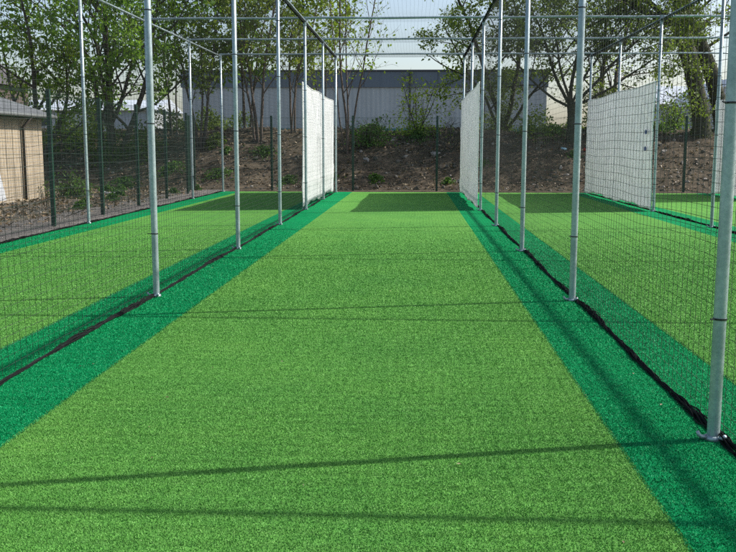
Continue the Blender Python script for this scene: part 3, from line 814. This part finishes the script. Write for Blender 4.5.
# ------------------------------------------------------------------ litter and weeds on the bank and the dirt
def icos():
    ph = (1+5**.5)/2
    v = np.array([(-1,ph,0),(1,ph,0),(-1,-ph,0),(1,-ph,0),(0,-1,ph),(0,1,ph),(0,-1,-ph),(0,1,-ph),(ph,0,-1),(ph,0,1),(-ph,0,-1),(-ph,0,1)])/1.9
    f = np.array([(0,11,5),(0,5,1),(0,1,7),(0,7,10),(0,10,11),(1,5,9),(5,11,4),(11,10,2),(10,7,6),(7,1,8),(3,9,4),(3,4,2),(3,2,6),(3,6,8),(3,8,9),(4,9,5),(2,4,11),(6,2,10),(8,6,7),(9,8,1)])
    return v, f
def chunks(name, pos, size, mat):
    v, f = icos(); n = len(pos)
    jit = 1 + rng.normal(0, .22, (n, 12, 1)); sc = rng.uniform(.6, 1.3, (n, 1, 3))
    V = v[None]*jit*sc*np.asarray(size)[:,None,None] + np.asarray(pos)[:,None,:]
    F = (f[None] + (np.arange(n)*12)[:,None,None]).reshape(-1, 3)
    return np_mesh(name, V.reshape(-1, 3), F, mat)
def on_bank(n, x0=-20, x1=15, t0=.0, t1=7.):
    out = []
    for _ in range(n):
        x = random.uniform(x0, x1); y = toe(x) + random.uniform(t0, t1); out.append((x, y, BZ(x, y)))
    return out
def on_dirt(n, x0=-17, x1=-6.7, y0=13, y1=30):
    out = []
    while len(out) < n:
        x = random.uniform(x0, x1); y = random.uniform(y0, y1)
        if x < -10.1 and y < 24.9: continue
        out.append((x, y, -.02 + (.03*fbm(x, y, 0, .8, 4))))
    return out
tag(chunks('rubble', on_bank(2400) + on_dirt(700), [abs(random.gauss(0, .036))+.016 if i < 2400 else abs(random.gauss(0, .015))+.012 for i in range(3100)], M_CLOD), 'loose brown soil clods strewn over the earth bank', 'rubble', kind='stuff')
tag(chunks('rubble', on_bank(420) + on_dirt(420), [abs(random.gauss(0, .04))+.018 if i < 420 else abs(random.gauss(0, .018))+.012 for i in range(840)], M_STONE), 'pale stones and broken bits lying on the bank and dirt', 'rubble', kind='stuff')
pp = np.array(on_bank(11000) + on_dirt(4500)); pp[:,2] += rng.uniform(.005, .05, len(pp))
tag(leaves_mesh('leaf_litter', pp, rng.uniform(.04, .11, len(pp)), M_DEAD, flat=.5), 'brown dead leaves and scraps littering bank and dirt', 'leaf litter', kind='stuff')
m = MB()
for (x, y, z) in on_bank(420) + on_dirt(110):
    a = random.uniform(0, 2*PI); l = random.uniform(.2, .9); e = random.uniform(-.02, .35)
    m.tube([(x, y, z+.02), (x+math.cos(a)*l*.5, y+math.sin(a)*l*.5, z+.05+e*l*.5), (x+math.cos(a+.3)*l, y+math.sin(a+.3)*l, z+.04+e*l)], [.008,.006,.003], 4)
tag(m.build('dead_twigs', M_BARK), 'dead sticks and twigs lying on the earth bank', 'twigs', kind='stuff')
pt = np.array([(rng.uniform(LL, RR), 2.6 + 22*rng.random()**1.6, .024) for _ in range(110)])
tag(leaves_mesh('turf_scraps', pt, rng.uniform(.008, .022, len(pt)), M_DEAD, flat=.8), 'tiny pale scraps and leaf bits blown onto the artificial turf', 'scraps', kind='stuff')
# weeds: patches of leafy green
C = []; S = []
centres = [(-2.9,30.6,.45),(-1.3,30.5,.3),(-3.3,31.3,.4),(-6.6,30.7,.6),(-4.2,30.3,.4),(-8.4,31.3,.7),(-9.8,30.6,.6),(7.0,34.4,.7),(5.0,34.2,.7),(4.2,34.4,.6),(8.9,34.6,.7),(-1.5,34.2,.8),(.2,33.9,.6),(2.2,31.6,.35),(6.3,31.2,.3),(-11.,29.6,.6),(-12.3,28.6,.5),(-9.3,27.4,.3),(-8.3,25.5,.22),(-7.4,20.,.18),(-5.3,32.4,.5)]
centres += [(p[0], p[1], random.uniform(.1, .25)) for p in on_bank(22) + on_dirt(14)]
for (x, y, r) in centres:
    for k in range(int(330*r/.5)):
        a = random.uniform(0, 2*PI); q = abs(random.gauss(0, r*.55)); xx, yy = x+math.cos(a)*q, y+math.sin(a)*q*.8
        zz = BZ(xx, yy) if yy > toe(xx) else 0.
        C.append((xx, yy, max(0, zz) + random.uniform(.02, .28)*math.exp(-(q/r)**2)*(.5+r))); S.append(random.uniform(.05, .11))
tag(leaves_mesh('weeds', np.array(C), np.array(S), M_WEED), 'patches of fresh green weeds on the earth bank and dirt', 'weeds', kind='stuff')
C = []; S = []
for k in range(34):
    x = random.uniform(-17, -6.5) if k < 26 else random.uniform(2.4, 9.5); y = random.uniform(33.0, 37.5); r = random.uniform(.35, .8); h = random.uniform(.3, 1.1)
    for q in range(330):
        a = random.uniform(0, 2*PI); e = math.acos(random.uniform(0, 1)); d = random.uniform(.5, 1.05)
        xx, yy = x + r*d*math.sin(e)*math.cos(a), y + r*d*math.sin(e)*math.sin(a)
        C.append((xx, yy, BZ(xx, yy) + h*d*math.cos(e))); S.append(random.uniform(.06, .12))
tag(leaves_mesh('undergrowth', np.array(C), np.array(S), M_LEAF_C), 'low dark green brambly undergrowth on the bank crest below the trees', 'undergrowth', kind='stuff')
# a few pieces of litter
def litter(name, x, y, size, mat, label, rz=.3, tilt=.2):
    z = BZ(x, y) if y > toe(x) else .0
    m = MB(); sx, sy, sz = size; n = 6
    V = []; 
    for i in range(n+1):
        u = i/n-.5
        for w in (-.5, .5): V.append((u*sx, w*sy*(1-.25*abs(u)), sz*.5+.25*sz*math.sin(i*1.7))); V.append((u*sx, w*sy*(1-.25*abs(u)), -sz*.5+.25*sz*math.sin(i*1.7)))
    F = [(0,1,3,2), (4*n,4*n+2,4*n+3,4*n+1)]
    for i in range(n):
        a = 4*i; b = a+4; F += [(a,a+2,b+2,b),(a+1,b+1,b+3,a+3),(a,b,b+1,a+1),(a+2,a+3,b+3,b+2)]
    m.add(V, F); o = m.build(name, mat); o.location = (x, y, max(0, z)+.06); o.rotation_euler = (tilt, .1, rz)
    return tag(o, label, 'litter', 'scraps of litter')
litter('plank', -8.7, 25.9, (.55,.12,.04), M_WHITE, 'short white plank lying on the dirt left of the fence', .25, .0)
litter('plastic_scrap', 5.2, 32.6, (.20,.12,.05), M_CYAN, 'pale blue plastic scrap on the bank below the twiggy tree', .6)
litter('plastic_tub', 5.95, 32.6, (.14,.12,.08), M_RED, 'red plastic scrap on the bank below the twiggy tree', .2)
litter('paper_scrap', 7.6, 31.6, (.24,.16,.02), M_WHITE, 'white paper scrap low on the bank right of the wide sheet', .9)
litter('paper_scrap', -6.7, 30.9, (.22,.14,.02), M_WHITE, 'white paper scrap on the bank behind the gravel corner', .4)

# ------------------------------------------------------------------ sky, sun, camera
S = Vector((4.03, 1.00, 4.07)).normalized()
el = math.asin(S.z); az = math.atan2(S.x, S.y)
w = bpy.data.worlds.new('World'); scene.world = w; w.use_nodes = True
nt = w.node_tree; bg = nt.nodes['Background']
sky = nt.nodes.new('ShaderNodeTexSky'); sky.sky_type = 'NISHITA'; sky.sun_disc = False
sky.sun_elevation = el; sky.sun_rotation = az; sky.air_density = 1.0; sky.dust_density = 2.5; sky.ozone_density = 1.0; sky.altitude = 60
hs = nt.nodes.new('ShaderNodeHueSaturation'); hs.inputs['Saturation'].default_value = .95
nt.links.new(sky.outputs['Color'], hs.inputs['Color']); nt.links.new(hs.outputs['Color'], bg.inputs['Color']); bg.inputs['Strength'].default_value = .15
ld = bpy.data.lights.new('sun', 'SUN'); ld.energy = 4.9; ld.angle = math.radians(.53); ld.color = (1, .97, .915)
lo = bpy.data.objects.new('sun', ld); COL.objects.link(lo); lo.rotation_euler = S.to_track_quat('Z', 'Y').to_euler(); lo.location = (20, 5, 30)

f, pit, yaw, rol = 915.65, .1407, .0505, .0021
cy, sy, cp, sp, cr, sr = math.cos(yaw), math.sin(yaw), math.cos(pit), math.sin(pit), math.cos(rol), math.sin(rol)
def axis(x, y, z):
    xc = x*cy + y*sy; zc = -x*sy + y*cy; yc = z*cp + zc*sp; z2 = -z*sp + zc*cp
    return (xc*cr + yc*sr, xc*sr - yc*cr, z2)
A = [axis(1,0,0), axis(0,1,0), axis(0,0,1)]
rt = Vector([a[0] for a in A]); dn = Vector([a[1] for a in A]); fw = Vector([a[2] for a in A])
cd = bpy.data.cameras.new('camera'); cd.sensor_fit = 'HORIZONTAL'; cd.sensor_width = 36.; cd.lens = f/736*36; cd.clip_start = .05; cd.clip_end = 2000
co = bpy.data.objects.new('camera', cd); COL.objects.link(co)
M = Matrix((rt, -dn, -fw)).transposed().to_4x4(); M.translation = (0, 0, 1.4); co.matrix_world = M
scene.camera = co

scene.render.engine = 'CYCLES'
scene.cycles.use_denoising = False
scene.cycles.max_bounces = 8
vs = scene.view_settings
scene.display_settings.display_device = 'sRGB'
vs.view_transform = 'Standard'; vs.look = 'None'; vs.exposure = .5; vs.gamma = 1.; vs.use_curve_mapping = False
